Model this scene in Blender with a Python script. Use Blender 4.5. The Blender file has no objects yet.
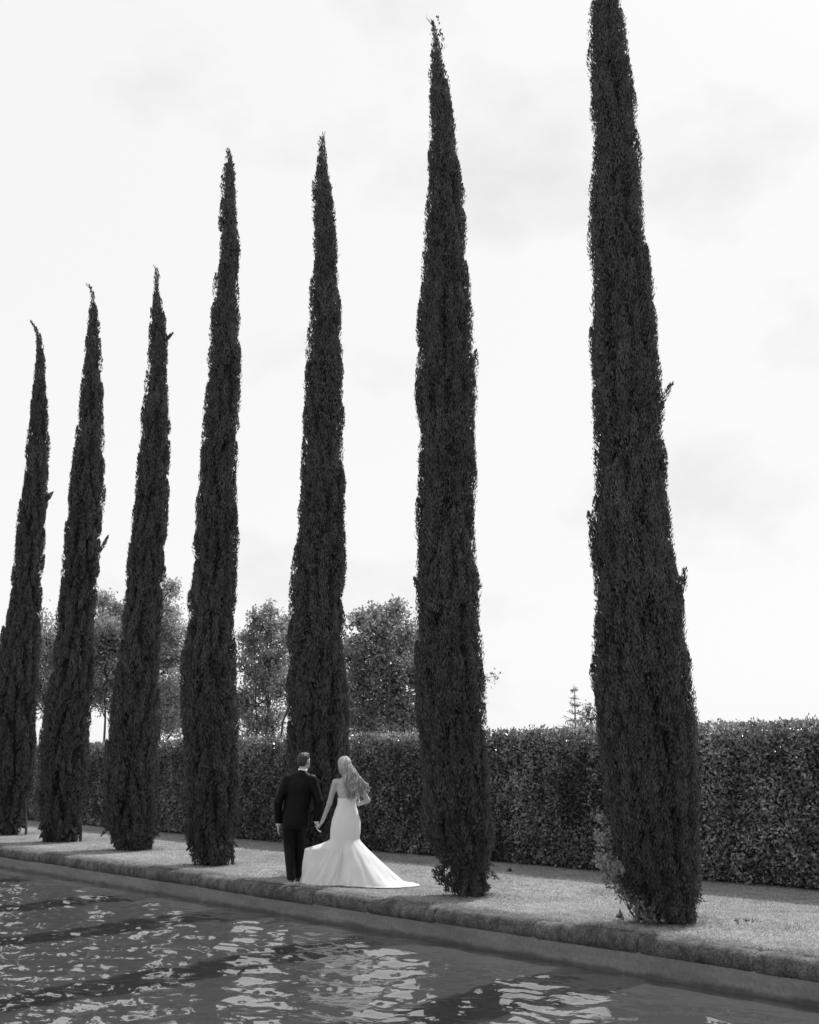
import bpy, math, random
import numpy as np
from mathutils import Vector

random.seed(7)
C = bpy.context.scene.collection
S = bpy.context.scene

# ------------------------------------------------------------------ camera
FPX, W, H = 1149.0, 819, 1024
PITCH = math.radians(12.4)
EYE = 1.65
cam_d = bpy.data.cameras.new("camera")
cam = bpy.data.objects.new("camera", cam_d)
C.objects.link(cam)
cam.location = (0, 0, EYE)
cam.rotation_euler = (math.pi / 2 + PITCH, 0, 0)
cam_d.sensor_fit = 'VERTICAL'
cam_d.sensor_height = 24.0
cam_d.lens = 24.0 * FPX / H
cam_d.clip_end = 3000
cam_d.clip_start = 0.05
S.camera = cam

# ------------------------------------------------------------------ light
SUN_H = Vector((0.64, 0.77)).normalized()
SUN_EL = math.radians(57)
SUN_STRENGTH = 4.6
SKY_STRENGTH = 0.1
CLOUD_LEVEL = 10.4
sun_vec = Vector((SUN_H.x * math.cos(SUN_EL), SUN_H.y * math.cos(SUN_EL), math.sin(SUN_EL)))
sl = bpy.data.lights.new("sun", 'SUN')
sl.energy = SUN_STRENGTH
sl.angle = math.radians(0.6)
sl.color = (1.0, 1.0, 1.0)
so = bpy.data.objects.new("sun", sl)
C.objects.link(so)
so.rotation_euler = (-sun_vec).to_track_quat('-Z', 'Y').to_euler()
so.location = sun_vec * 60

wd = bpy.data.worlds.new("World")
S.world = wd
wd.use_nodes = True
nt = wd.node_tree
for n in list(nt.nodes):
    nt.nodes.remove(n)
def WN(t, **k):
    n = nt.nodes.new(t)
    for a, b in k.items():
        setattr(n, a, b)
    return n
sky = WN('ShaderNodeTexSky', sky_type='NISHITA', sun_disc=False)
sky.sun_elevation = SUN_EL
sky.sun_rotation = math.atan2(SUN_H.x, SUN_H.y)
sky.air_density = 1.0
sky.dust_density = 2.0
bw = WN('ShaderNodeRGBToBW')            # the photograph is black and white
nt.links.new(sky.outputs[0], bw.inputs[0])
tc = WN('ShaderNodeTexCoord')
mp = WN('ShaderNodeMapping')
mp.inputs['Scale'].default_value = (1.0, 1.0, 1.7)
mp.inputs['Location'].default_value = (0.35, 0.2, 0.1)
nt.links.new(tc.outputs['Generated'], mp.inputs['Vector'])
nz = WN('ShaderNodeTexNoise')
nz.inputs['Scale'].default_value = 4.2
nz.inputs['Detail'].default_value = 6
nz.inputs['Roughness'].default_value = 0.55
nz.inputs['Distortion'].default_value = 0.0
nt.links.new(mp.outputs[0], nz.inputs['Vector'])
mr = WN('ShaderNodeMapRange')
mr.inputs['From Min'].default_value = 0.28
mr.inputs['From Max'].default_value = 0.47
mr.inputs['To Min'].default_value = CLOUD_LEVEL * 0.85
mr.inputs['To Max'].default_value = CLOUD_LEVEL
nt.links.new(nz.outputs['Fac'], mr.inputs['Value'])
mx = WN('ShaderNodeMix', data_type='FLOAT')
mx.inputs['Factor'].default_value = 0.85
nt.links.new(bw.outputs[0], mx.inputs[2])
nt.links.new(mr.outputs[0], mx.inputs[3])
bg = WN('ShaderNodeBackground')
bg.inputs['Strength'].default_value = SKY_STRENGTH
nt.links.new(mx.outputs[0], bg.inputs['Color'])
wo = WN('ShaderNodeOutputWorld')
nt.links.new(bg.outputs[0], wo.inputs['Surface'])

vs = S.view_settings
vs.view_transform = 'Standard'
vs.look = 'None'
vs.exposure = 0.0
vs.gamma = 1.0
vs.use_curve_mapping = False
S.cycles.max_bounces = 8
S.cycles.transparent_max_bounces = 8

# ------------------------------------------------------------------ maths
def ray(px, py):
    u = (px - W / 2) / FPX
    v = (H / 2 - py) / FPX
    return np.array([u, math.cos(PITCH) - v * math.sin(PITCH), math.sin(PITCH) + v * math.cos(PITCH)])

def ground(px, py, z=0.0):
    d = ray(px, py)
    t = (z - EYE) / d[2]
    return np.array([0, 0, EYE]) + d * t

def at_depth(px, py, Y):
    d = ray(px, py)
    return np.array([0, 0, EYE]) + d * (Y / d[1])

ANG = math.atan2(-600 - W / 2, FPX / math.cos(PITCH))
RX, RY = math.sin(ANG), math.cos(ANG)        # along the row, going left and away
NX, NY = RY, -RX                             # across the row, towards the hedge

def uw(u, w, z=0.0):
    u, w, z = np.broadcast_arrays(np.asarray(u, float), np.asarray(w, float), np.asarray(z, float))
    return np.stack([u * RX + w * NX, u * RY + w * NY, z], -1)

def to_uw(p):
    return p[0] * RX + p[1] * RY, p[0] * NX + p[1] * NY

def vhash(ix, iy, iz, seed):
    h = (ix * 374761393 + iy * 668265263 + iz * 2147483647 + seed * 1274126177) & 0xffffffff
    h = ((h ^ (h >> 13)) * 1274126177) & 0xffffffff
    h = h ^ (h >> 16)
    return (h & 0xffff) / 65535.0

def vnoise(p, seed=0):
    p = np.asarray(p, float)
    i = np.floor(p).astype(np.int64)
    f = p - i
    f = f * f * (3 - 2 * f)
    out = 0
    for dx in (0, 1):
        for dy in (0, 1):
            for dz in (0, 1):
                wgt = (f[..., 0] if dx else 1 - f[..., 0]) * (f[..., 1] if dy else 1 - f[..., 1]) * (f[..., 2] if dz else 1 - f[..., 2])
                out = out + wgt * vhash(i[..., 0] + dx, i[..., 1] + dy, i[..., 2] + dz, seed)
    return out

def norm(a):
    return a / np.maximum(np.linalg.norm(a, axis=-1, keepdims=True), 1e-9)

# ------------------------------------------------------------------ mesh helpers
def mesh_from(name, verts, faces_by_n, smooth=False):
    me = bpy.data.meshes.new(name)
    verts = np.asarray(verts, np.float32)
    me.vertices.add(len(verts))
    me.vertices.foreach_set('co', verts.ravel())
    loops, starts, pos = [], [], 0
    for f in faces_by_n:
        f = np.asarray(f, np.int32)
        if len(f) == 0:
            continue
        n = f.shape[1]
        loops.append(f.ravel())
        starts.append(pos + np.arange(len(f)) * n)
        pos += f.size
    loops = np.concatenate(loops)
    starts = np.concatenate(starts)
    me.loops.add(len(loops))
    me.loops.foreach_set('vertex_index', loops.astype(np.int32))
    me.polygons.add(len(starts))
    me.polygons.foreach_set('loop_start', starts.astype(np.int32))
    me.update(calc_edges=True)
    if smooth:
        me.polygons.foreach_set('use_smooth', np.ones(len(starts), bool))
    me.validate()
    return me

class MB:
    def __init__(self):
        self.v, self.q, self.t, self.n = [], [], [], 0
    def add(self, v, q=None, t=None):
        v = np.asarray(v, float).reshape(-1, 3)
        if q is not None and len(q):
            self.q.append(np.asarray(q, int) + self.n)
        if t is not None and len(t):
            self.t.append(np.asarray(t, int) + self.n)
        self.v.append(v)
        self.n += len(v)
    def quads(self, a, b, c, d):
        k = len(a)
        v = np.stack([a, b, c, d], 1).reshape(-1, 3)
        self.add(v, q=np.arange(k * 4).reshape(-1, 4))
    def tris(self, a, b, c):
        k = len(a)
        v = np.stack([a, b, c], 1).reshape(-1, 3)
        self.add(v, t=np.arange(k * 3).reshape(-1, 3))
    def grid(self, P, closed_v=False):
        nu, nv = P.shape[:2]
        idx = np.arange(nu * nv).reshape(nu, nv)
        if closed_v:
            a = idx[:-1]; b = np.roll(idx, -1, 1)[:-1]; c = np.roll(idx, -1, 1)[1:]; d = idx[1:]
        else:
            a = idx[:-1, :-1]; b = idx[:-1, 1:]; c = idx[1:, 1:]; d = idx[1:, :-1]
        self.add(P.reshape(-1, 3), q=np.stack([a, b, c, d], -1).reshape(-1, 4))
    def tube(self, pts, rad, n=7, cap=True):
        pts = np.asarray(pts, float)
        rad = np.broadcast_to(np.asarray(rad, float), (len(pts),))
        tan = norm(np.gradient(pts, axis=0))
        ref = np.array([0.31, 0.95, 0.05]) if abs(tan[0][2]) > 0.5 else np.array([0, 0, 1.0])
        e1 = norm(np.cross(tan, ref)); e2 = np.cross(tan, e1)
        th = np.linspace(0, 2 * np.pi, n, endpoint=False)
        P = pts[:, None] + rad[:, None, None] * (np.cos(th)[None, :, None] * e1[:, None] + np.sin(th)[None, :, None] * e2[:, None])
        self.grid(P, True)
        if cap:
            for k, s in ((0, -1), (-1, 1)):
                ring = P[k]
                v = np.vstack([ring, pts[k] + tan[k] * s * rad[k] * 0.4])
                t = [[i, (i + 1) % n, n] if s > 0 else [(i + 1) % n, i, n] for i in range(n)]
                self.add(v, t=t)
    def build(self, name, mat, parent=None, smooth=False, loc=None):
        v = np.concatenate(self.v)
        if loc is not None:
            v = v - np.asarray(loc)
        me = mesh_from(name, v, [np.concatenate(self.q) if self.q else np.zeros((0, 4)), np.concatenate(self.t) if self.t else np.zeros((0, 3))], smooth)
        return link(name, me, mat, parent)

def link(name, me, mat, parent=None):
    o = bpy.data.objects.new(name, me)
    C.objects.link(o)
    if mat:
        me.materials.append(mat)
    if parent is not None:
        o.parent = parent
    return o

def tag(o, label=None, cat=None, group=None, kind=None):
    if label: o['label'] = label
    if cat: o['category'] = cat
    if group: o['group'] = group
    if kind: o['kind'] = kind
    return o

def thing(name, loc, label, cat, group=None):
    o = bpy.data.objects.new(name, None)
    o.empty_display_size = 0.2
    C.objects.link(o)
    o.location = tuple(float(x) for x in loc)
    return tag(o, label, cat, group)

# ------------------------------------------------------------------ materials
def mat(name, base, rough=0.6, spec=0.3, var=None, bump=None, transl=0.0, coord='Object', sheen=0.0):
    """var = list of (scale, detail, low, high) greys multiplied over base; bump = list of (scale, strength, distance)"""
    m = bpy.data.materials.new(name)
    m.use_nodes = True
    t = m.node_tree
    p = t.nodes['Principled BSDF']
    p.inputs['Roughness'].default_value = rough
    p.inputs['Specular IOR Level'].default_value = spec
    p.inputs['Base Color'].default_value = (base, base, base, 1)
    if sheen:
        p.inputs['Sheen Weight'].default_value = sheen
    tcn = t.nodes.new('ShaderNodeTexCoord')
    col = None
    if var:
        val = t.nodes.new('ShaderNodeValue')
        val.outputs[0].default_value = base
        cur = val.outputs[0]
        for (sc, det, lo, hi) in var:
            n = t.nodes.new('ShaderNodeTexNoise')
            mpn = t.nodes.new('ShaderNodeMapping')
            if isinstance(sc, tuple):
                mpn.inputs['Scale'].default_value = sc
                n.inputs['Scale'].default_value = 1.0
            else:
                n.inputs['Scale'].default_value = sc
            n.inputs['Detail'].default_value = det
            t.links.new(tcn.outputs[coord], mpn.inputs[0])
            t.links.new(mpn.outputs[0], n.inputs['Vector'])
            r = t.nodes.new('ShaderNodeMapRange')
            r.inputs['From Min'].default_value = 0.32
            r.inputs['From Max'].default_value = 0.68
            r.inputs['To Min'].default_value = lo
            r.inputs['To Max'].default_value = hi
            t.links.new(n.outputs['Fac'], r.inputs['Value'])
            mu = t.nodes.new('ShaderNodeMath'); mu.operation = 'MULTIPLY'
            t.links.new(cur, mu.inputs[0]); t.links.new(r.outputs[0], mu.inputs[1])
            cur = mu.outputs[0]
        cc = t.nodes.new('ShaderNodeCombineColor')
        for k in range(3):
            t.links.new(cur, cc.inputs[k])
        t.links.new(cc.outputs[0], p.inputs['Base Color'])
        col = cc.outputs[0]
    if bump:
        prev = None
        for (sc, stg, dist) in bump:
            n = t.nodes.new('ShaderNodeTexNoise')
            n.inputs['Scale'].default_value = sc
            n.inputs['Detail'].default_value = 5
            t.links.new(tcn.outputs[coord], n.inputs['Vector'])
            b = t.nodes.new('ShaderNodeBump')
            b.inputs['Strength'].default_value = stg
            b.inputs['Distance'].default_value = dist
            t.links.new(n.outputs['Fac'], b.inputs['Height'])
            if prev: t.links.new(prev, b.inputs['Normal'])
            prev = b.outputs[0]
        t.links.new(prev, p.inputs['Normal'])
    if transl > 0:
        tr = t.nodes.new('ShaderNodeBsdfTranslucent')
        tr.inputs['Color'].default_value = (base, base, base, 1)
        if col: t.links.new(col, tr.inputs['Color'])
        ms = t.nodes.new('ShaderNodeMixShader')
        ms.inputs[0].default_value = transl
        t.links.new(p.outputs[0], ms.inputs[1])
        t.links.new(tr.outputs[0], ms.inputs[2])
        t.links.new(ms.outputs[0], t.nodes['Material Output'].inputs['Surface'])
    return m

M = {}
M['lawn'] = mat('lawn_soil', 0.26, 0.9, 0.1, [(0.35, 4, 0.8, 1.15), (5, 5, 0.8, 1.2), (60, 3, 0.85, 1.15)], [(40, 0.4, 0.02)])
M['grass'] = mat('grass_blade', 0.37, 0.6, 0.25, [(0.4, 4, 0.78, 1.2), (3, 4, 0.8, 1.2), (50, 2, 0.85, 1.15)], transl=0.3)
M['stone'] = mat('mossy_stone', 0.07, 0.85, 0.2, [(1.6, 6, 0.65, 1.35), (9, 6, 0.6, 1.5), (50, 4, 0.6, 1.7)], [(9, 0.25, 0.02), (45, 0.6, 0.012)])
M['wall'] = mat('pool_plaster', 0.17, 0.75, 0.3, [(0.9, 5, 0.8, 1.15), ((2, 2, 14), 4, 0.85, 1.15), (25, 4, 0.85, 1.15)], [(30, 0.3, 0.006)])
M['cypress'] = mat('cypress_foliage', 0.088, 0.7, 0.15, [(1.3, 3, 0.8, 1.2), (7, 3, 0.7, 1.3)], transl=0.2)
M['cypress_shade_core'] = mat('inner_foliage', 0.03, 0.9, 0.05, [(9, 3, 0.65, 1.35)])  # core coloured dark so gaps between plumes look like shaded crevices
M['bark'] = mat('bark', 0.085, 0.9, 0.1, [((18, 18, 2.5), 5, 0.5, 1.5)], [(30, 0.8, 0.02)])
M['hedge'] = mat('hedge_leaf', 0.16, 0.30, 0.55, [(0.8, 4, 0.45, 1.7), (4, 3, 0.6, 1.4), (17, 2, 0.3, 2.2)], transl=0.3)  # noise mixes leaf tone with painted sun patches and bright sky glints
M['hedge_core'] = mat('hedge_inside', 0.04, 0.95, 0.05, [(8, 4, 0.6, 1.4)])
M['far_leaf'] = mat('tree_leaf', 0.28, 0.5, 0.35, [(0.7, 3, 0.75, 1.25), (6, 2, 0.65, 1.35)], transl=0.4)
M['far_leaf_pale'] = mat('pale_tree_leaf', 0.34, 0.5, 0.35, [(0.7, 3, 0.8, 1.25), (6, 2, 0.7, 1.3)], transl=0.45)
M['shoot'] = mat('pale_shoot_leaf', 0.26, 0.5, 0.35, [(20, 2, 0.6, 1.4)], transl=0.35)
M['weed'] = mat('weed_leaf', 0.10, 0.5, 0.3, [(30, 2, 0.6, 1.4)], transl=0.3)
M['suit'] = mat('black_wool', 0.005, 0.5, 0.12, [(60, 3, 0.8, 1.2)], [(14, 0.25, 0.02)])
M['shoe'] = mat('black_leather', 0.012, 0.3, 0.5)
M['shirt'] = mat('white_cotton', 0.75, 0.8, 0.2)
M['skin'] = mat('skin', 0.40, 0.5, 0.35, [(30, 3, 0.93, 1.07)])
M['gown'] = mat('white_satin', 0.84, 0.6, 0.25, [(7, 3, 0.97, 1.03)], [(18, 0.10, 0.01)], transl=0.2)
M['tulle'] = mat('white_tulle', 0.86, 0.7, 0.2, [(7, 3, 0.97, 1.03)], [(22, 0.15, 0.01)], transl=0.4)
M['hair_dark'] = mat('brown_hair', 0.03, 0.5, 0.4, [((60, 60, 20), 3, 0.6, 1.5)], [(90, 0.5, 0.01)])
M['hair_blond'] = mat('blond_hair', 0.7, 0.35, 0.5, [((40, 40, 12), 3, 0.6, 1.25)], transl=0.6)
M['flower'] = mat('bouquet_petal', 0.7, 0.7, 0.2)
M['leafstem'] = mat('bouquet_leaf', 0.1, 0.6, 0.3)

def stain_waterline(m, z0, z1, lo):
    """algae line: the plaster is darker up to a ragged height above the water"""
    t = m.node_tree
    p = t.nodes['Principled BSDF']
    src = p.inputs['Base Color'].links[0].from_socket
    tcn = t.nodes.new('ShaderNodeTexCoord')
    sx = t.nodes.new('ShaderNodeSeparateXYZ'); t.links.new(tcn.outputs['Object'], sx.inputs[0])
    n = t.nodes.new('ShaderNodeTexNoise'); n.inputs['Scale'].default_value = 4; n.inputs['Detail'].default_value = 6
    t.links.new(tcn.outputs['Object'], n.inputs['Vector'])
    ma = t.nodes.new('ShaderNodeMath'); ma.operation = 'MULTIPLY_ADD'; ma.inputs[1].default_value = 0.12
    t.links.new(n.outputs['Fac'], ma.inputs[0]); t.links.new(sx.outputs[2], ma.inputs[2])
    r_ = t.nodes.new('ShaderNodeMapRange'); r_.interpolation_type = 'SMOOTHSTEP'
    for k, v in (('From Min', z0 + .06), ('From Max', z1 + .06), ('To Min', lo), ('To Max', 1.0)):
        r_.inputs[k].default_value = v
    t.links.new(ma.outputs[0], r_.inputs['Value'])
    vm = t.nodes.new('ShaderNodeVectorMath'); vm.operation = 'SCALE'
    t.links.new(src, vm.inputs[0]); t.links.new(r_.outputs[0], vm.inputs['Scale'])
    t.links.new(vm.outputs[0], p.inputs['Base Color'])
M['wall'].node_tree.nodes['Principled BSDF'].inputs['Roughness'].default_value = 0.6
stain_waterline(M['wall'], -0.37, -0.31, 0.45)

def water_mat():
    m = bpy.data.materials.new('pool_water')
    m.use_nodes = True
    t = m.node_tree
    p = t.nodes['Principled BSDF']
    p.inputs['Base Color'].default_value = (0.062, 0.062, 0.062, 1)
    p.inputs['Roughness'].default_value = 0.045
    p.inputs['IOR'].default_value = 2.35
    p.inputs['Specular IOR Level'].default_value = 0.5
    tcn = t.nodes.new('ShaderNodeTexCoord')
    prev = None
    for sc, stg, dist in ((7.0, 0.35, 0.02), (22.0, 0.25, 0.004)):
        n = t.nodes.new('ShaderNodeTexNoise')
        n.inputs['Scale'].default_value = sc
        n.inputs['Detail'].default_value = 2
        t.links.new(tcn.outputs['Object'], n.inputs['Vector'])
        b = t.nodes.new('ShaderNodeBump')
        b.inputs['Strength'].default_value = stg
        b.inputs['Distance'].default_value = dist
        t.links.new(n.outputs['Fac'], b.inputs['Height'])
        if prev: t.links.new(prev, b.inputs['Normal'])
        prev = b.outputs[0]
    t.links.new(prev, p.inputs['Normal'])
    return m
M['water'] = water_mat()

# ------------------------------------------------------------------ ground, pool
COPE_BACK = to_uw(ground(400, 899.5))[1]
COPE_FRONT = COPE_BACK - 0.27
WALL_W = COPE_FRONT + 0.04
WATER_Z = -0.38
NEAR_W = 1.0
U0, U1 = -32.0, 85.0
HEDGE_W = to_uw(ground(500, 863.5))[1]

mb = MB()
def sheet(u0, u1, w0, w1, z):
    mb.quads(uw([u0], [w0], z), uw([u0], [w1], z), uw([u1], [w1], z), uw([u1], [w0], z))
sheet(-500, 700, COPE_BACK + 0.02, 700, 0)
sheet(-500, 700, -500, NEAR_W - 0.05, 0)
sheet(U1, 700, NEAR_W - 0.05, COPE_BACK + 0.02, 0)
sheet(-500, U0, NEAR_W - 0.05, COPE_BACK + 0.02, 0)
tag(mb.build('lawn', M['lawn']), kind='structure')

mb = MB()
sheet(U0 - 1, U1 + 1, NEAR_W - 0.5, WALL_W + 0.3, -1.2)
tag(mb.build('pool_floor', M['wall']), kind='structure')

# water: real ripples
rng = np.random.default_rng(11)
us = np.concatenate([np.arange(U0, -2, 0.8), np.arange(-2, 36, 0.04), np.arange(36, U1 + 0.1, 1.0)])
ws = np.arange(NEAR_W, WALL_W + 0.035, 0.04)
UU, WW = np.meshgrid(us, ws, indexing='ij')
P = uw(UU, WW)
Zw = np.zeros_like(UU)
RMS = 0.13
tot = 0
comps = []
for k in range(60):
    lam = 0.14 * (0.9 / 0.14) ** rng.random()
    a = math.radians(rng.normal(250, 48))      # travel direction
    amp = lam ** 1.05
    comps.append((lam, a, amp, rng.random() * 6.283))
    tot += 0.5 * (amp * 2 * math.pi / lam) ** 2
sc = RMS / math.sqrt(tot)
for lam, a, amp, ph in comps:
    kx = 2 * math.pi / lam
    ps = kx * (P[..., 0] * math.cos(a) + P[..., 1] * math.sin(a)) + ph
    Zw += sc * amp * np.sin(ps)
gust = 0.6 + 0.035 * np.clip(UU - 8, 0, 14) + 0.6 * vnoise(np.stack([P[..., 0] * 0.35, P[..., 1] * 0.35, np.zeros_like(UU)], -1), 5)
fade = np.clip((UU + 2) / 2, 0, 1) * np.clip((36 - UU) / 3, 0, 1)
calm = np.clip((WALL_W + 0.1 - WW) / 1.3, 0.35, 1)
P[..., 2] = WATER_Z + Zw * gust * fade * calm
mb = MB(); mb.grid(P)
tag(mb.build('water', M['water'], smooth=True), kind='structure')

# pool wall with coping stones
def coping(side_front, side_back, u_lo, u_hi, parent, seed):
    r = np.random.default_rng(seed)
    u = u_lo
    s = 1 if side_back > side_front else -1
    width = abs(side_back - side_front)
    while u < u_hi:
        L = r.uniform(1.15, 1.75)
        n = max(8, int(L / 0.05))
        uu = np.linspace(u + 0.004, u + L - 0.004, n)
        # profile of the rounded nosing, from bottom inside round to top back
        R = 0.095
        prof = [(0.09, -0.19)]
        for a in np.linspace(-90, 84, 18):
            prof.append((0.085 - 0.085 * math.cos(math.radians(a)), -0.092 + 0.100 * math.sin(math.radians(a))))
        prof += [(0.11, 0.0085), (0.18, 0.012), (width, 0.010), (width + 0.1, 0.006), (width + 0.1, -0.15)]
        prof = np.array(prof)
        dw, dz, tl = r.normal(0, 0.006), r.normal(0, 0.006), r.normal(0, 0.008)
        PP = np.zeros((n, len(prof), 3))
        for i, x in enumerate(uu):
            e = min(x - uu[0], uu[-1] - x)
            rnd = 0.012 * max(0, 1 - e / 0.035) ** 2
            ww = side_front + s * (prof[:, 0] + rnd)
            zz = prof[:, 1] - rnd * (prof[:, 1] > -0.1) + dz + tl * (x - u - L / 2) * 0.6
            PP[i] = uw(x, ww + s * dw, zz)
        nn = (vnoise(PP * 5, seed) - 0.5) * 0.014 + (vnoise(PP * 20, seed + 3) - 0.5) * 0.005
        PP[..., 0] += -NX * s * nn
        PP[..., 1] += -NY * s * nn
        PP[..., 2] += nn * 0.5
        b = MB(); b.grid(PP)
        for k in (0, -1):
            ring = PP[k]; c = ring.mean(0)
            v = np.vstack([ring, c]); m_ = len(ring)
            b.add(v, t=[[i, i + 1, m_] if k else [i + 1, i, m_] for i in range(m_ - 1)])
        b.build('coping_stone', M['stone'], parent, smooth=True, loc=parent.location)
        u += L

def pool_side(front, back, wall, u_lo, u_hi, label, seed):
    o = thing('pool_wall', uw(u_lo, wall, 0), label, 'pool wall')
    b = MB()
    s = 1 if back > front else -1
    x = np.linspace(U0, U1, 120)
    zz = np.array([-1.2, -0.6, -0.30, -0.12])
    A, B = np.meshgrid(x, zz, indexing='ij')
    b.grid(uw(A, wall, B))
    b.grid(uw(A, wall + s * 0.3, B))
    b.build('wall_face', M['wall'], o, loc=o.location)
    coping(front, back, u_lo, u_hi, o, seed)
    return o
pool_side(COPE_FRONT, COPE_BACK, WALL_W, -3.0, 62.0, 'low pool wall topped with a worn rounded stone coping along the lawn', 21)

# near bank of the pool (behind the bottom edge of the photograph)
mb = MB()
mb.quads(uw([U0], [NEAR_W - .05], 0.0), uw([U1], [NEAR_W - .05], 0.0), uw([U1], [NEAR_W - .05], -1.2), uw([U0], [NEAR_W - .05], -1.2))
for e in (U0, U1):
    mb.quads(uw([e], [NEAR_W - .05], 0.0), uw([e], [COPE_BACK + .3], 0.0), uw([e], [COPE_BACK + .3], -1.2), uw([e], [NEAR_W - .05], -1.2))
tag(mb.build('pool_bank', M['wall']), kind='structure')

# grass blades on the lawn strip
rng = np.random.default_rng(3)
NB = 330000
u = 3 + 34 * rng.random(NB) ** 1.5
lo = COPE_BACK - 0.13 + 0.09 * (vnoise(np.stack([u * 2.5, u * 0, u * 0], -1), 9) - 0.5) + 0.03 * (vnoise(np.stack([u * 11, u * 0, u * 0], -1), 19) - 0.5)
w = lo + (HEDGE_W + 0.3 - lo) * rng.random(NB) ** 1.15
base = uw(u, w, np.where(w < COPE_BACK + 0.12, 0.010, -0.003))
hN = vnoise(np.stack([base[:, 0] * 1.6, base[:, 1] * 1.6, base[:, 0] * 0], -1), 4)
hh = (0.008 + 0.016 * rng.random(NB) + 0.02 * np.clip(hN - 0.55, 0, 1) * 2) * np.where(w < COPE_BACK + 0.15, 1.25, 1)
th = rng.random(NB) * 6.283
wd_ = 0.003 + 0.004 * rng.random(NB)
side = np.stack([np.cos(th), np.sin(th), 0 * th], -1) * wd_[:, None]
ln = rng.normal(0, 1.0, (NB, 2)) * hh[:, None]
tip = base + np.stack([ln[:, 0], ln[:, 1], hh], -1)
mb = MB(); mb.tris(base - side, base + side, tip)
tag(mb.build('lawn_grass', M['grass']), 'short dry mown grass between the pool coping and the hedge', 'grass', kind='stuff')

# ------------------------------------------------------------------ hedge
def leaf_quads(mb, pos, dirn, nrm, ln, wd):
    """diamond leaves: pos base points, dirn long axis, nrm approx normal"""
    side = norm(np.cross(dirn, nrm)) * wd[:, None] * 0.5
    d = dirn * ln[:, None]
    mid = pos + d * 0.45
    mb.quads(pos, mid + side, pos + d, mid - side)

def rand_unit(rng, n):
    return norm(rng.normal(size=(n, 3)))

HEDGE_TOP = float(at_depth(819, 723, ground(819, 887)[1])[2])
HT = 1.1
hu0, hu1 = 1.0, 58.0
o = thing('hedge', uw(0.5 * (hu0 + hu1), HEDGE_W + HT / 2, 0), 'long clipped leafy hedge standing behind the cypress row', 'hedge')
def hedge_surf(u, s):
    """s in 0..1 front face bottom-top, 1..1.35 across the top, 1.35..2.35 back"""
    pass
rng = np.random.default_rng(5)
mb = MB()
# core
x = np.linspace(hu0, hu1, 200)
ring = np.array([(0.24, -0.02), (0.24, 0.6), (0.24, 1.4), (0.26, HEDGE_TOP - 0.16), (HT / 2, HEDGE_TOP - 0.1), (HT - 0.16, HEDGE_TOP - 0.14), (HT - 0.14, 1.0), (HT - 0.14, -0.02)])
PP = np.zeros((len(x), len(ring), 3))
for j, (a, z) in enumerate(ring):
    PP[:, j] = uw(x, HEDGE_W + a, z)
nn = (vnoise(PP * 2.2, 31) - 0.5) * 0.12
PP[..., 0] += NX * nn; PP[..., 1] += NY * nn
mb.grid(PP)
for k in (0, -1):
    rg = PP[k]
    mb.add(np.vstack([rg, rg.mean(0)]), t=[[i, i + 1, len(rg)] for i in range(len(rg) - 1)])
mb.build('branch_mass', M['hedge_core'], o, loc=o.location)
def hedge_leaves(nf, nt_, nb):
    mb = MB()
    # front
    def emit(u, w, z, out, n, size):
        pos = uw(u, w, z)
        bulge = (vnoise(np.stack([u * 1.1, z * 1.3, z * 0], -1), 33) - 0.5) * 0.14 + (vnoise(np.stack([u * 5, z * 5, z * 0], -1), 34) - 0.5) * 0.12
        pos = pos + out * (bulge - 0.02)[:, None] - out * (rng.random(n) ** 2 * 0.2)[:, None]
        d = norm(rand_unit(rng, n) + out * 0.5 + np.array([0, 0, 0.15]))
        nr = norm(rand_unit(rng, n) * 1.1 + out * 0.3 + np.array([0, 0, 0.65]))
        ln = size * (0.55 + 1.0 * rng.random(n) ** 1.5)
        leaf_quads(mb, pos, d, nr, ln, ln * (0.55 + 0.15 * rng.random(n)))
    front = np.array([-NX, -NY, 0.0]); back = -front; up = np.array([0, 0, 1.0])
    u = hu0 + 3 + (hu1 - hu0 - 3) * rng.random(nf) ** 1.7
    z = HEDGE_TOP * (0.02 + 0.985 * rng.random(nf) ** 0.93)
    size = 0.039 + 0.0009 * u
    emit(u, HEDGE_W + 0.05 + 0 * u, z, np.tile(front, (nf, 1)), nf, size)
    u = hu0 + (hu1 - hu0) * rng.random(nt_) ** 1.5
    emit(u, HEDGE_W + 0.02 + (HT - 0.04) * rng.random(nt_), HEDGE_TOP - 0.05 + 0 * u, np.tile(up, (nt_, 1)), nt_, 0.044 + 0.0009 * u)
    # upright top shoots
    ns = 2600
    us_ = hu0 + (hu1 - hu0) * rng.random(ns) ** 1.5
    wsx = HEDGE_W + 0.05 + (HT - 0.1) * rng.random(ns)
    hs = 0.04 + 0.10 * rng.random(ns) ** 3
    for k in range(5):
        pos = uw(us_, wsx, HEDGE_TOP - 0.05 + hs * k / 4) + rng.normal(0, 0.008, (ns, 3))
        d = norm(rand_unit(rng, ns) * 0.7 + up * 0.9)
        leaf_quads(mb, pos, d, rand_unit(rng, ns), 0.045 + 0.02 * rng.random(ns), 0.026 + 0 * us_)
    u = hu0 + (hu1 - hu0) * rng.random(nb)
    z = HEDGE_TOP * rng.random(nb)
    emit(u, HEDGE_W + HT - 0.05 + 0 * u, z, np.tile(back, (nb, 1)), nb, 0.09 + 0 * u)
    # the two ends
    for e, s in ((hu0, -1), (hu1, 1)):
        n_ = 2500
        emit(e + 0 * np.zeros(n_), HEDGE_W + HT * rng.random(n_), HEDGE_TOP * rng.random(n_), np.tile(np.array([RX, RY, 0]) * s, (n_, 1)), n_, 0.07 + np.zeros(n_))
    return mb
hedge_leaves(250000, 40000, 10000).build('leaves', M['hedge'], o, loc=o.location)

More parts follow.
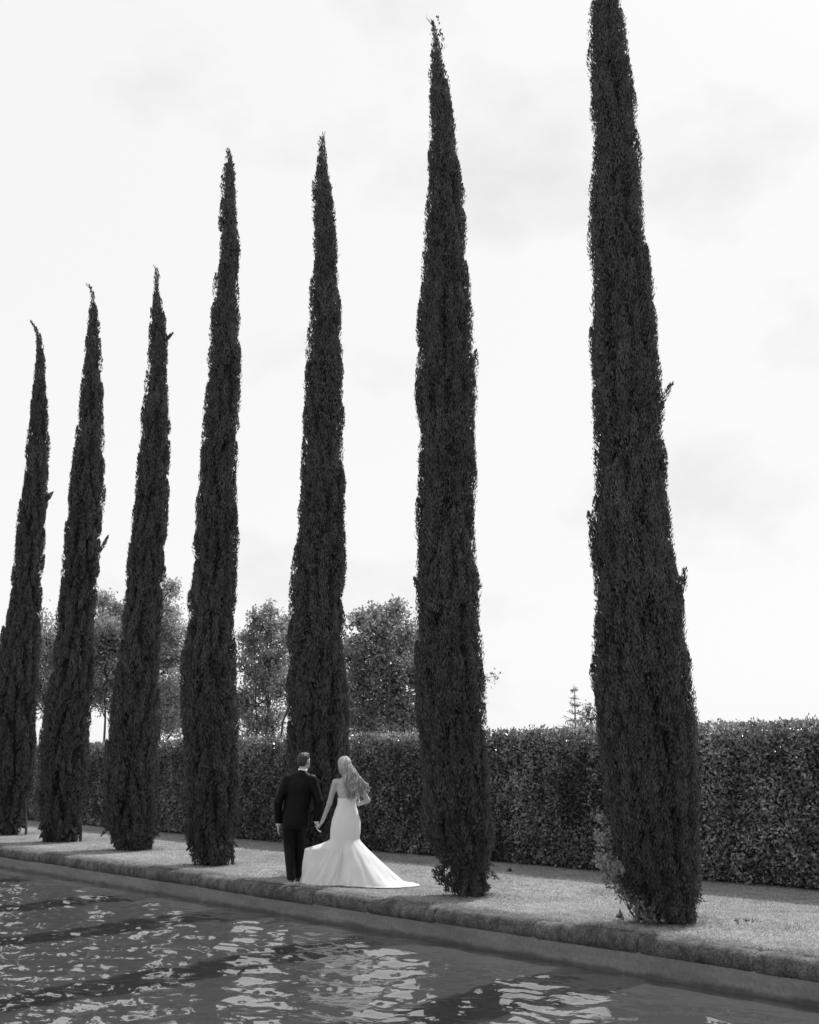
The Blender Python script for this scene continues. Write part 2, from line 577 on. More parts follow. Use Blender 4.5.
# ------------------------------------------------------------------ cypresses
T7 = [(-110,602,605),(-85,599,608),(-55,595,612),(-25,592.5,616),(0,591.6,617.4),(23,588.6,624.5),(47,589.3,624.5),(58,592,628),(70,590.5,632),(94,591.6,634),(112,592,636),(133,592.4,634),(150,594,638.5),(180,591,641),(200,589,643),(240,590.5,644),(263,591.6,649),(299,594,654),(334,591,656),(367,590,656.6),(404,593,661),(423,593,656.6),(446,596,662.7),(480,597.5,664),(503,594,667),(527,588.6,669),(557,594.7,675),(574,591.6,680),(585,591.6,685),(611,592.8,680.7),(632,595,680.7),(658,594,687.8),(679,592.8,689),(720,600,693.6),(754,602.7,698),(777,603,698),(798,604.5,695.5),(817,609.7,695),(841,615,698),(864,618,697),(880,616,698),(894,623,698),(911,645,698),(922,655,697)]
T6 = [(22,430,433),(31,433,438.6),(40,427,444),(57,429,444),(69,430,445.6),(85,429,448),(104,429,453),(127,429.7,455),(141,429,455.5),(160,428.8,459),(186,427.6,462),(209,426,464),(228,426,465.6),(250,425,466.7),(270,424,468),(296,421.7,469.5),(317,417.5,471),(338,417.5,473),(357,418.7,474),(390,416,474),(418,419,472.6),(442,419,474),(460,417,476),(480,418,475),(503,417.5,474),(527,418,472.6),(550,418,475),(564,418.7,479.6),(585,416,479),(602,417.5,480),(621,417.5,477),(644,416,481),(679,415,485),(713,416,484),(742,418.7,485.5),(760,423,486.6),(784,425.7,489.7),(802,421,492),(821,417.5,495),(835,421,497),(845,430,498),(859,436,493.7),(870,450,490),(883,457,488),(896,459,489)]
T5 = [(134,321,324.5),(139,318.5,327),(159,316,328),(177,315,329),(197,313.5,334),(224,314,336),(247,313,337.5),(276,312,338),(294,309.7,340.5),(320,309,341),(350,307,342.8),(382,304.7,343.4),(430,304.4,343.4),(453,303.8,341),(480,300,345),(506,300,344.5),(538,299,345),(556,294,345),(585,292,344),(606,289,343),(644,287.7,343),(673,287,345.7),(697,287.7,347.8),(726,288,349),(752,289,349),(790,290,349),(820,292,346),(850,298,340),(868,305,334),(876,308,330)]
T4 = [(150,227.5,230.5),(159,224,235.6),(183,221,236.4),(203,221,237),(224,219,239),(247,219,239),(276,217,239),(291,214,239),(317,211,239),(341,210,241),(370,207.7,242),(394,205.7,239),(430,203.6,239),(439,202,238.8),(480,200.7,237),(491,195.4,237),(526,195.4,237),(567,194,237),(600,190,236.4),(629,187.5,235),(661,181,236),(697,180,236),(732,183,236),(764,184.6,237),(787,185,242),(802,185,243),(820,186,238),(843,187.5,236.4),(858,192,232),(865,203,222)]
T3 = [(266,154,156.5),(279.5,153,162),(292,153,160),(309,152,164),(333,150,167),(358,149.7,167),(382,147,167.8),(406,143.6,168.5),(431,142,170),(455,139,169),(480,138,169.7),(497,136,169),(521,133.8,167),(558,128.7,164),(582,127,162),(606,125,162),(631,122,161),(655,119,158),(680,114.8,158.5),(711,111,157.5),(735.5,108,157.5),(767,105,157.5),(787,104.5,157),(809,104,160),(821,104.5,161),(831,107,156),(843,113.5,150),(850,122,142)]
T2 = [(285,88,90),(296.6,90,96.5),(309,89,98),(328,87,100),(345,84.7,101),(365,83,100.6),(384.5,81,103.8),(406.5,80,102.6),(431,77,102.6),(455,74,103),(475,72.5,104.5),(497,69,102),(521,68,101),(545,65.5,99.6),(570,63,99),(592,61,95.7),(606.5,58.6,94),(631,55,93.5),(655,52.5,93),(677,48.5,93.5),(711,44,90),(735,42,88),(760,40,87),(784,38,86),(809,38.6,85.5),(823,40,83),(838,42,78),(843,50,74)]
T1 = [(321,29.5,31),(331,34.7,40),(345.5,35.4,44),(365,35,46),(382,33,47.6),(406.5,30.5,48),(431,28.6,48),(455,26,47.6),(480,24,48),(497,22,48),(521,18,46),(545,16.6,44),(570,14,42),(597,11,41),(619,7,40),(643,1,39),(680,-3,38),(711,-6,35),(748,-7,34),(772,-8,33),(796,-8,28),(811,-7,25.6),(826,-5,22),(835,2,13)]

def spray(mb, pos, dirn, rng, ln, wd, nr=None):
    n = len(pos)
    leaf_quads(mb, pos, dirn, rand_unit(rng, n) if nr is None else nr, ln, wd)

def plume_faces(mb, base, axis, L, a, m, rng, ln, wd, dens=None):
    """clusters of small scale-leaf sprays; base,axis (n,3); L,a (n,)"""
    n = len(base)
    ref = norm(np.cross(axis, np.array([0.3, 0.2, 0.93])))
    e2 = np.cross(axis, ref)
    t = rng.random((n, m)) ** 0.9
    prof = np.sin(np.pi * (0.14 + 0.85 * t) ** 0.8) ** 0.75
    ph = rng.random((n, m)) * 6.283
    rr = a[:, None] * prof * (.35 + .65 * rng.random((n, m)) ** 0.5) * np.where(rng.random((n, m)) < .06, 1.25, 1.0)
    off = rr[..., None] * (np.cos(ph)[..., None] * ref[:, None] + np.sin(ph)[..., None] * e2[:, None])
    pos = base[:, None] + axis[:, None] * (L[:, None] * t)[..., None] + off
    on = off / (a[:, None, None] + 1e-6)
    d = norm(axis[:, None] * 1.0 + on * 0.35 + rng.normal(0, 0.24, (n, m, 3)))
    nr = norm(on + 0.30 * rng.normal(size=(n, m, 3))).reshape(-1, 3)
    k = n * m
    s = 0.7 + 0.6 * rng.random(k)
    pos = pos.reshape(-1, 3); d = d.reshape(-1, 3)
    if dens is not None:
        ok = rng.random(k) < np.repeat(dens, m)
        pos, d, nr, s = pos[ok], d[ok], nr[ok], s[ok]
    spray(mb, pos - d * (ln * s * 0.5)[:, None], d, rng, ln * s, wd * s, nr)

def cypress(rows, base_px, label, nplume, m, seed, stems, thin_top=0.8, bulk=0.85, tip=None, extra=None):
    rng = np.random.default_rng(seed)
    B = ground(*base_px)
    Y0 = B[1]
    z, xc, r = [], [], []
    for (y, xl, xr) in rows:
        a = at_depth(xl, y, Y0); b = at_depth(xr, y, Y0)
        z.append(0.5 * (a[2] + b[2])); xc.append(0.5 * (a[0] + b[0])); r.append(0.5 * (b[0] - a[0]))
    z = np.array(z)[::-1]; xc = np.array(xc)[::-1]; r = np.array(r)[::-1]
    z0, z1 = max(z[0], 0.03), z[-1]
    fr = lambda q: np.interp(q, z, r)
    fx = lambda q: np.interp(q, z, xc)
    o = thing('cypress_tree', (B[0], B[1], 0), label, 'cypress', 'tall clipped cypresses in a row beside the pool')
    # trunk: several stems rising into the crown
    tb = MB()
    zt = np.linspace(-0.05, z1 - 0.8, 26)
    wob = rng.normal(0, 0.015, (26, 2)); wob[0] = 0
    tb.tube(np.stack([np.where(zt < z0 + 0.4, B[0] + (fx(z0 + 0.4) - B[0]) * np.clip(zt / (z0 + 0.4), 0, 1), fx(zt)) + wob[:, 0], Y0 + wob[:, 1], zt], -1), np.linspace(0.09, 0.012, 26) * (1 + 0.3 * np.exp(-np.maximum(zt, 0) * 5)), 9)
    for (px, py, rad, dy) in stems:
        g = ground(px, py)
        p0 = np.array([g[0], Y0 + dy, -0.04]); p1 = np.array([g[0] + rng.normal(0, .012), Y0 + dy, 0.6]); p2 = np.array([fx(1.6) * 0.6 + g[0] * 0.4, Y0 + dy * 0.5, 1.6])
        tt = np.linspace(0, 1, 9)[:, None]
        cv = (1 - tt) ** 2 * p0 + 2 * tt * (1 - tt) * p1 + tt ** 2 * p2
        tb.tube(cv + rng.normal(0, 0.006, cv.shape), rad * .8 * np.linspace(1.2, 0.6, 9), 7)
    tb.build('trunk', M['bark'], o, smooth=True, loc=o.location)
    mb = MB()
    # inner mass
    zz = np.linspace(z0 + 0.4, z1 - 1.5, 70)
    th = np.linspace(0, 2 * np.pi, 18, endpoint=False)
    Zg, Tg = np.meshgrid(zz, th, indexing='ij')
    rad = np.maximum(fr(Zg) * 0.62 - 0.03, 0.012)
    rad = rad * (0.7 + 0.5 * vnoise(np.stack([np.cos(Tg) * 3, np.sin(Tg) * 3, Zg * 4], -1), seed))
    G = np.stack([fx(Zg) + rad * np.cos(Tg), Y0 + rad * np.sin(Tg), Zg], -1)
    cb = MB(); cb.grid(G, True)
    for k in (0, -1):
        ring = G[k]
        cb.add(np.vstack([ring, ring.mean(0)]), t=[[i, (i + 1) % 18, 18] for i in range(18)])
    cb.build('inner_foliage', M['cypress_shade_core'], o, loc=o.location)
    # plumes: upright sprays packed side by side, their outer face on the outline
    zs = np.linspace(z0, z1, 400)
    wgt = np.maximum(fr(zs), 0.07); cdf = np.cumsum(wgt); cdf /= cdf[-1]
    nplume = int(nplume * .34); m = int(m * 6.2)
    zp = np.interp((np.arange(nplume) + rng.random(nplume)) / nplume, cdf, zs)
    tp = (np.arange(nplume) * 2.39996 + rng.normal(0, .35, nplume)) % 6.28319
    R = fr(zp)
    a = np.minimum((0.062 + 0.05 * rng.random(nplume)), R * .62 + .006)
    L = a * rng.uniform(4.2, 7.5, nplume)
    out = np.stack([np.cos(tp), np.sin(tp), 0 * tp], -1)
    lean = np.clip(rng.normal(0.10, 0.06, nplume), 0.0, 0.3)
    zb = np.clip(zp - L * .5, z0 - .03, z1); zt_ = np.minimum(zp + L * .5, z1 + .03)
    Rb = np.maximum(np.minimum(np.maximum(fr(zb), R * bulk), R * 1.02) - a * .92, 0) ; Rt = np.maximum(np.minimum(fr(zt_), R * 1.04) - a * .45, 0)
    jit = np.where(rng.random(nplume) < .28, -.065, .014) * np.minimum(1, R / .35) + rng.normal(0, .012, nplume)
    pb = np.stack([fx(zb), 0 * zb + Y0, zb], -1) + out * np.maximum(Rb + jit - lean * L * .3, 0)[:, None]
    pt = np.stack([fx(zt_), 0 * zt_ + Y0, zt_], -1) + out * np.maximum(Rt + jit, 0)[:, None]
    axis = pt - pb; L = np.maximum(np.linalg.norm(axis, axis=1), .08); axis = norm(axis + rng.normal(0, .035, axis.shape) * L[:, None])
    q = Y0 / 12.1
    ln, wd_ = 0.042 * q ** 0.7, 0.0125 * q ** 0.7
    keep = (zp < z1 - 1.1) | (rng.random(nplume) < thin_top)
    dens = np.clip((z1 - zp) / 1.3, .22, 1.0)
    plume_faces(mb, pb[keep], axis[keep], L[keep], a[keep], m, rng, ln, wd_, dens[keep])
    # ragged skirt of drooping sprays under the crown
    nk = 46
    tk = rng.random(nk) * 6.283; hk = z0 + .05 + .42 * rng.random(nk); rk = fr(hk) * rng.uniform(.55, 1.0, nk)
    ok_ = np.stack([np.cos(tk), np.sin(tk), 0 * tk], -1)
    bk = np.stack([fx(hk), 0 * hk + Y0, hk], -1) + ok_ * np.maximum(rk - .05, 0)[:, None]
    ak = norm(ok_ * .55 + np.array([0, 0, -.5]) + rng.normal(0, .35, (nk, 3)))
    Lk = np.minimum(.10 + .16 * rng.random(nk), np.maximum(hk - .02, .05))
    plume_faces(mb, bk, ak, Lk, np.full(nk, .045), 60, rng, ln, wd_)
    # second layer further in, closes most of the gaps
    k2 = keep & (R > .12)
    plume_faces(mb, (pb - out * (a * 1.1)[:, None] + np.array([0, 0, .11]))[k2], axis[k2], L[k2], a[k2], m // 3, rng, ln * 1.2, wd_ * 1.9, dens[k2])
    # leader: thin loose sprays up to a whip above the crown
    if tip:
        P1 = at_depth(tip[0], tip[1], Y0)
        n_ = 150
        t_ = rng.random(n_) ** 1.3
        zlow = z1 - .9
        zl = zlow + (P1[2] - zlow) * t_
        k_ = np.clip((zl - (z1 - .1)) / max(P1[2] - z1 + .1, .05), 0, 1)
        xl = fx(np.minimum(zl, z1 - .1)) * (1 - k_) + P1[0] * k_
        ps = np.stack([xl, 0 * xl + Y0, zl], -1) + rng.normal(0, 1, (n_, 3)) * (.004 + .022 * (1 - t_))[:, None]
        spray(mb, ps, norm(np.array([0, 0, 1.0]) + rng.normal(0, 0.35, (n_, 3))), rng, ln * 1.5 * (1.1 - 0.4 * t_), wd_ * (.85 - .5 * t_))
        sb = np.linspace(0, 1, 8)[:, None]
        Pm = np.array([fx(z1 - .1), Y0, z1 - .1])
        mb.tube(Pm + (P1 - Pm) * sb, np.linspace(.009, .003, 8), 4, cap=False)
    # side sprigs given as pixels
    for (x0, y0, x1, y1, wpx) in (extra or []):
        p0 = at_depth(x0, y0, Y0); p1 = at_depth(x1, y1, Y0)
        v = p1 - p0; l = np.linalg.norm(v)
        k = 5
        bs = p0 + rng.normal(0, 0.012, (k, 3)); ax = norm(np.tile(v, (k, 1)) + rng.normal(0, 0.06 * l, (k, 3)))
        plume_faces(mb, bs, ax, np.full(k, l), np.full(k, wpx * Y0 / FPX * 0.45), 34, rng, ln, wd_)
    mb.build('crown', M['cypress'], o, loc=o.location)
    return o, B

t7, b7 = cypress(T7, (672, 923), 'broadest and tallest cypress, pale leafy shoots growing at one side of its foot', 2900, 52, 107,
        [(668, 926, .05, -.1), (690, 925, .045, 0), (662, 920, .04, .1), (682, 921, .04, .12)], tip=None, bulk=.3, extra=[(661, 404, 672, 383, 7), (683, 592, 685, 568, 8), (592, 530, 589, 512, 7)])
t6, b6 = cypress(T6, (472, 896), 'cypress with a low side shoot at its foot, beside the white train', 2500, 46, 106,
        [(464, 897, .05, -.08), (482, 896, .05, .05), (476, 899, .04, -.12)], bulk=.3, tip=(426.5, 18), extra=[(419, 395, 416.5, 368, 4), (419, 592, 414, 578, 6)])
t5, b5 = cypress(T5, (318, 876), 'tall cypress standing directly behind the walking couple', 2100, 40, 105, [(312, 876, .04, .0), (326, 876, .04, .0)], tip=(325, 133))
t4, b4 = cypress(T4, (213, 865), 'cypress with a stepped outline and ragged foot, next to the man in the black suit', 1900, 36, 104,
        [(205, 864, .05, 0), (217, 866, .06, -.05), (232.5, 865, .034, .05)], tip=(227, 149))
t3, b3 = cypress(T3, (133, 850), 'slender cypress with a bulge low on one side, third from the far end', 1700, 34, 103,
        [(126, 850, .05, 0), (140, 851, .05, 0), (147, 851, .036, .05)], tip=(153, 264), extra=[(167, 340, 172, 333, 3)])
t2, b2 = cypress(T2, (62, 842), 'slender cypress with a tip bent sideways, second along from the far end of the row', 1600, 32, 102,
        [(54, 842, .05, 0), (70, 843, .05, 0), (75.5, 843, .036, .05)], tip=(86, 285), extra=[(100, 551, 107, 536, 4)])
t1, b1 = cypress(T1, (7, 835), 'smallest looking cypress with a sparse crooked tip, ending the row', 1500, 32, 101,
        [(3, 836, .05, 0), (11, 836, .04, 0), (20.5, 836, .034, 0)], tip=(31, 322), extra=[(47, 500, 52, 492, 4)])

# fallen scale leaves round the feet of the cypresses
rng = np.random.default_rng(404)
mb = MB()
for b_ in (b1, b2, b3, b4, b5, b6, b7):
    k = 900
    a_ = rng.random(k) * 6.283; rr_ = .12 + np.abs(rng.normal(0, .34, k))
    p_ = np.stack([b_[0] + rr_ * np.cos(a_), b_[1] + rr_ * np.sin(a_), .006 + .016 * rng.random(k)], -1)
    d_ = norm(np.stack([rng.normal(size=k), rng.normal(size=k), rng.normal(0, .15, k)], -1))
    leaf_quads(mb, p_, d_, np.tile([0.1, 0, 1.0], (k, 1)), .03 + .04 * rng.random(k), .008 + .008 * rng.random(k))
tag(mb.build('leaf_litter', M['bark']), 'dry fallen scale leaves scattered on the grass round the cypress feet', 'leaf litter', kind='stuff')

# low side shoot of the second nearest cypress
rng = np.random.default_rng(66)
lb = MB()
for (x0, y0, x1, y1, wpx, dy) in [(455, 893, 449, 872, 9, -.05), (452, 886, 437, 868, 8, -.1), (442, 882, 434, 869, 10, -.12), (457, 895, 455, 862, 7, -.02), (448, 892, 443, 878, 7, -.1)]:
    Y = b6[1] + dy
    p0 = at_depth(x0, y0, Y); p1 = at_depth(x1, y1, Y); v = p1 - p0; l = np.linalg.norm(v); k = 4
    plume_faces(lb, p0 + rng.normal(0, .015, (k, 3)), norm(np.tile(v, (k, 1)) + rng.normal(0, .1 * l, (k, 3))), np.full(k, l), np.full(k, wpx * Y / FPX * .45), 34, rng, .045, .02)
lb.tube([at_depth(462, 897, b6[1]), at_depth(455, 888, b6[1] - .05), at_depth(440, 878, b6[1] - .1)], [.018, .013, .006], 6)
lb.build('side_shoot', M['cypress'], t6, loc=t6.location)

# pale shrubby growth at the foot of the nearest cypress
def leafy(name, label, pts, n, size, m_, seed, group=None, cat='plant', stems=6, foot=None):
    rng = np.random.default_rng(seed)
    pts = [np.asarray(p, float) for p in pts]            # (x,y,z,radius)
    base = np.array([np.mean([p[0] for p in pts]), np.mean([p[1] for p in pts]), 0])
    if foot is not None: base = np.array([foot[0], foot[1], 0.0])
    o = thing(name, base, label, cat, group)
    mb = MB(); sb = MB()
    for p in pts:
        k = int(n * p[3] ** 1.5 / sum(q[3] ** 1.5 for q in pts)) + 4
        pos = p[:3] + rand_unit(rng, k) * (p[3] * rng.random(k) ** 0.5)[:, None]
        pos[:, 2] = np.maximum(pos[:, 2], 0.015)
        d = norm(rand_unit(rng, k) + np.array([0, 0, 0.35]))
        ln = size * (0.7 + 0.7 * rng.random(k))
        leaf_quads(mb, pos, d, norm(rand_unit(rng, k) + np.array([0, 0, .8])), ln, ln * 0.55)
        for _ in range(max(1, stems // len(pts))):
            e = p[:3] + rand_unit(rng, 1)[0] * p[3] * 0.6
            e[2] = max(e[2], 0.05)
            b0 = base + np.array([rng.normal(0, .03), rng.normal(0, .03), -0.02])
            mid = 0.5 * (b0 + e) + rng.normal(0, .03, 3)
            tt = np.linspace(0, 1, 6)[:, None]
            sb.tube((1 - tt) ** 2 * b0 + 2 * tt * (1 - tt) * mid + tt ** 2 * e, np.linspace(.006, .002, 6), 5)
    sb.build('stem', M['bark'], o, loc=o.location)
    mb.build('leaves', m_, o, loc=o.location)
    return o
def at(px, py, Y, r):
    p = at_depth(px, py, Y); return (p[0], p[1], p[2], r)
Y7 = b7[1]
leafy('shrub', 'pale small leaved shoots growing up against the foot of the nearest cypress', [at(602, 838, Y7 + .1, .10), at(606, 862, Y7 + .05, .12), at(613, 880, Y7, .12), at(624, 893, Y7 - .1, .10), at(638, 903, Y7 - .15, .10), at(601, 820, Y7 + .15, .06), at(616, 868, Y7 - .25, .10)], 900, .042, M['shoot'], 71, cat='shrub', stems=18, foot=(b7[0] - .3, Y7))
leafy('weed', 'pale grassy weed clump touching the trunk of the nearest cypress', [at(645, 914, Y7 - .15, .09), at(652, 918, Y7 - .15, .08), at(636, 915, Y7 - .1, .05)], 170, .05, M['shoot'], 72, 'weeds in the lawn')
g_ = ground(620.5, 920)
leafy('weed', 'small dark tuft in the tree shadow near the coping', [(g_[0], g_[1], .04, .045)], 50, .035, M['weed'], 73, 'weeds in the lawn', stems=2)
g_ = ground(746, 923)
leafy('weed', 'flat dark weed patch in the sunny lawn before the hedge', [(g_[0], g_[1], .012, .04), (g_[0] + .10, g_[1] + .02, .012, .03), (g_[0] - .1, g_[1], .012, .03)], 40, .022, M['weed'], 74, 'weeds in the lawn', stems=3)
g_ = ground(509.5, 872)
leafy('weed', 'tiny dark tuft in the shade strip along the hedge', [(g_[0], g_[1], .025, .035)], 36, .035, M['weed'], 75, 'weeds in the lawn', stems=2)

# ------------------------------------------------------------------ trees beyond the hedge
def far_tree(name, label, cx_px, Y, lobes, nleaf, size, m_, seed, trunk_r=0.12, stems=1, cat='tree', extra=None):
    """lobes: list of (px, py, radius_px) at depth Y describing the crown volume"""
    rng = np.random.default_rng(seed)
    b = ground(cx_px, 764.6 + EYE * FPX / Y * 1.02)
    bx = at_depth(cx_px, 760, Y)[0]
    base = np.array([bx, Y, 0.0])
    o = thing(name, base, label, cat, 'trees beyond the hedge')
    tb = MB(); lb = MB()
    L3 = []
    for (px, py, rp) in lobes:
        c = at_depth(px, py, Y); rr = rp * Y / FPX
        c = c + np.array([0, rng.normal(0, rr * .5), 0])
        L3.append((c, rr))
    zmin = min(c[2] - r_ for c, r_ in L3)
    tops = []
    for s in range(stems):
        tpx = bx + rng.normal(0, .5) * (stems > 1)
        top = np.array([tpx + rng.normal(0, .4), Y + rng.normal(0, .4), max(c[2] for c, _ in L3)])
        p0 = base + np.array([rng.normal(0, .25), rng.normal(0, .25), -.05]) * (stems > 1)
        p0[2] = -.05
        tt = np.linspace(0, 1, 14)[:, None]
        cv = p0 + (top - p0) * tt + rng.normal(0, .05, (14, 3)) * np.sin(tt * 3.1)
        tb.tube(cv, trunk_r * (1 - .85 * tt[:, 0]), 8)
        tops.append(cv)
    tot = sum(r_ ** 2 for _, r_ in L3)
    for (c, rr) in L3:
        cv = tops[rng.integers(len(tops))]
        j = int(np.clip(np.searchsorted(cv[:, 2], c[2] - rr * 1.2), 1, 12))
        st = cv[j]
        tt = np.linspace(0, 1, 7)[:, None]
        mid = 0.5 * (st + c) + np.array([0, 0, -.2 * rr])
        tb.tube((1 - tt) ** 2 * st + 2 * tt * (1 - tt) * mid + tt ** 2 * c, np.linspace(trunk_r * .45, .02, 7), 6)
        ntw = max(8, int(38 * rr))
        k = int(3.0 * nleaf * rr ** 2 / tot / ntw) + 1
        for _ in range(ntw):
            d = rand_unit(rng, 1)[0]; d[2] = d[2] * .8 + .25; d = d / np.linalg.norm(d)
            e = c + d * rr * rng.uniform(.75, 1.12)
            s0 = c + d * rr * .1
            tb.tube([s0, .5 * (s0 + e) + rng.normal(0, .05, 3), e], [.018, .012, .005], 4, cap=False)
            t_ = rng.random(k) ** .6
            pos = s0 + (e - s0) * (.25 + .8 * t_)[:, None] + rng.normal(0, .11 * rr + .05, (k, 3))
            dd = norm(rand_unit(rng, k) + d * .6)
            ln = size * .8 * (.6 + .8 * rng.random(k))
            leaf_quads(lb, pos, dd, norm(rand_unit(rng, k) + np.array([0, 0, .6])), ln, ln * .55)
    for (px0, py0, px1, py1) in (extra or []):
        p0 = at_depth(px0, py0, Y); p1 = at_depth(px1, py1, Y)
        tb.tube([p0, .5 * (p0 + p1) + np.array([0, 0, .05]), p1], [.025, .015, .006], 5)
        for t in np.linspace(.55, 1, 9):
            k = 9
            pos = p0 + (p1 - p0) * t + rng.normal(0, .10, (k, 3))
            leaf_quads(lb, pos, rand_unit(rng, k), rand_unit(rng, k), size * (.6 + .6 * rng.random(k)), np.full(k, size * .45))
    tb.build('trunk', M['bark'], o, smooth=True, loc=o.location)
    lb.build('crown', m_, o, loc=o.location)
    return o
far_tree('tree', 'rounded dark tree seen between the two farthest cypresses', 42, 44, [(40, 660, 26), (22, 650, 24), (52, 640, 24), (46, 690, 26), (30, 700, 22), (58, 672, 20), (12, 672, 26), (-8, 660, 26)], 5200, .16, M['far_leaf'], 201, .07)
far_tree('tree', 'dark bushy tree whose pointed top shows between the second and third cypress', 108, 42, [(106, 625, 20), (98, 645, 24), (118, 640, 24), (110, 670, 28), (104, 605, 12), (116, 612, 13), (96, 695, 22), (122, 690, 22), (88, 665, 18)], 6500, .14, M['far_leaf'], 202, .06)
far_tree('tree', 'pale feathery tree between the third cypress and the one with a ragged foot', 166, 38, [(166, 610, 17), (158, 630, 22), (174, 640, 20), (164, 665, 24), (180, 690, 20), (160, 700, 24), (176, 720, 24), (170, 592, 10), (150, 650, 20), (156, 725, 24), (184, 660, 10)], 8600, .11, M['far_leaf_pale'], 203)
far_tree('tree', 'airy many stemmed tree with see through crown, behind the man in the suit', 264, 36, [(252, 640, 17), (266, 630, 14), (279, 628, 14), (258, 660, 18), (276, 662, 18), (246, 672, 15), (266, 692, 20), (250, 705, 18), (284, 690, 16), (270, 612, 9), (256, 620, 9), (288, 640, 14), (240, 700, 14), (272, 722, 18), (250, 728, 16)], 5000, .13, M['far_leaf_pale'], 204, .05, stems=5)
far_tree('tree', 'wide dense leafy tree rising over the hedge behind the bride', 390, 33, [(368, 640, 26), (392, 632, 26), (412, 645, 24), (350, 660, 22), (380, 668, 32), (408, 680, 28), (356, 692, 24), (385, 705, 28), (412, 714, 24), (352, 722, 20), (378, 618, 14), (398, 608, 10), (360, 626, 12), (432, 668, 26), (440, 700, 26), (372, 730, 22), (402, 735, 22)], 11500, .12, M['far_leaf'], 205, .09, extra=[(440, 690, 497, 676), (440, 690, 486, 684), (386, 622, 397, 600)])

# young conifer tip and sapling over the hedge
def conifer():
    rng = np.random.default_rng(220)
    Y = 30.0
    p = at_depth(576, 760, Y); base = np.array([p[0], Y, 0])
    o = thing('conifer_tree', base, 'young spiky conifer whose thin tip shows above the hedge between two cypresses', 'conifer', 'trees beyond the hedge')
    zt = at_depth(576, 687, Y)[2]
    tb = MB(); lb = MB()
    tb.tube([base + [0, 0, -.05], base + [0, 0, zt * .5], [base[0] + .02, Y, zt - .05]], [.06, .035, .008], 7)
    z = zt - .1
    while z > .5:
        rr = (zt - z) * .36 + .03
        n = 6
        for k in range(n):
            if rng.random() < .25: continue
            a = rng.random() * 6.283
            d = np.array([math.cos(a), math.sin(a), rng.uniform(.1, .5)]); d /= np.linalg.norm(d)
            s0 = np.array([base[0], Y, z]); e = s0 + d * rr * rng.uniform(.6, 1.1)
            tb.tube([s0, e], [.01, .004], 4, cap=False)
            m_ = int(14 + 20 * rr)
            pos = s0 + (e - s0) * rng.random(m_)[:, None] + rng.normal(0, .02, (m_, 3))
            leaf_quads(lb, pos, norm(d + rng.normal(0, .6, (m_, 3))), rand_unit(rng, m_), .07 + .04 * rng.random(m_), np.full(m_, .02))
        z -= .16 + .05 * rng.random()
    tb.build('trunk', M['bark'], o, loc=o.location)
    lb.build('crown', M['far_leaf'], o, loc=o.location)
conifer()
far_tree('sapling', 'thin sapling with few leaves peeping over the hedge beside the conifer tip', 589, 28, [(588, 712, 8), (592, 720, 9), (584, 725, 9), (590, 735, 12)], 230, .085, M['far_leaf'], 206, .02)

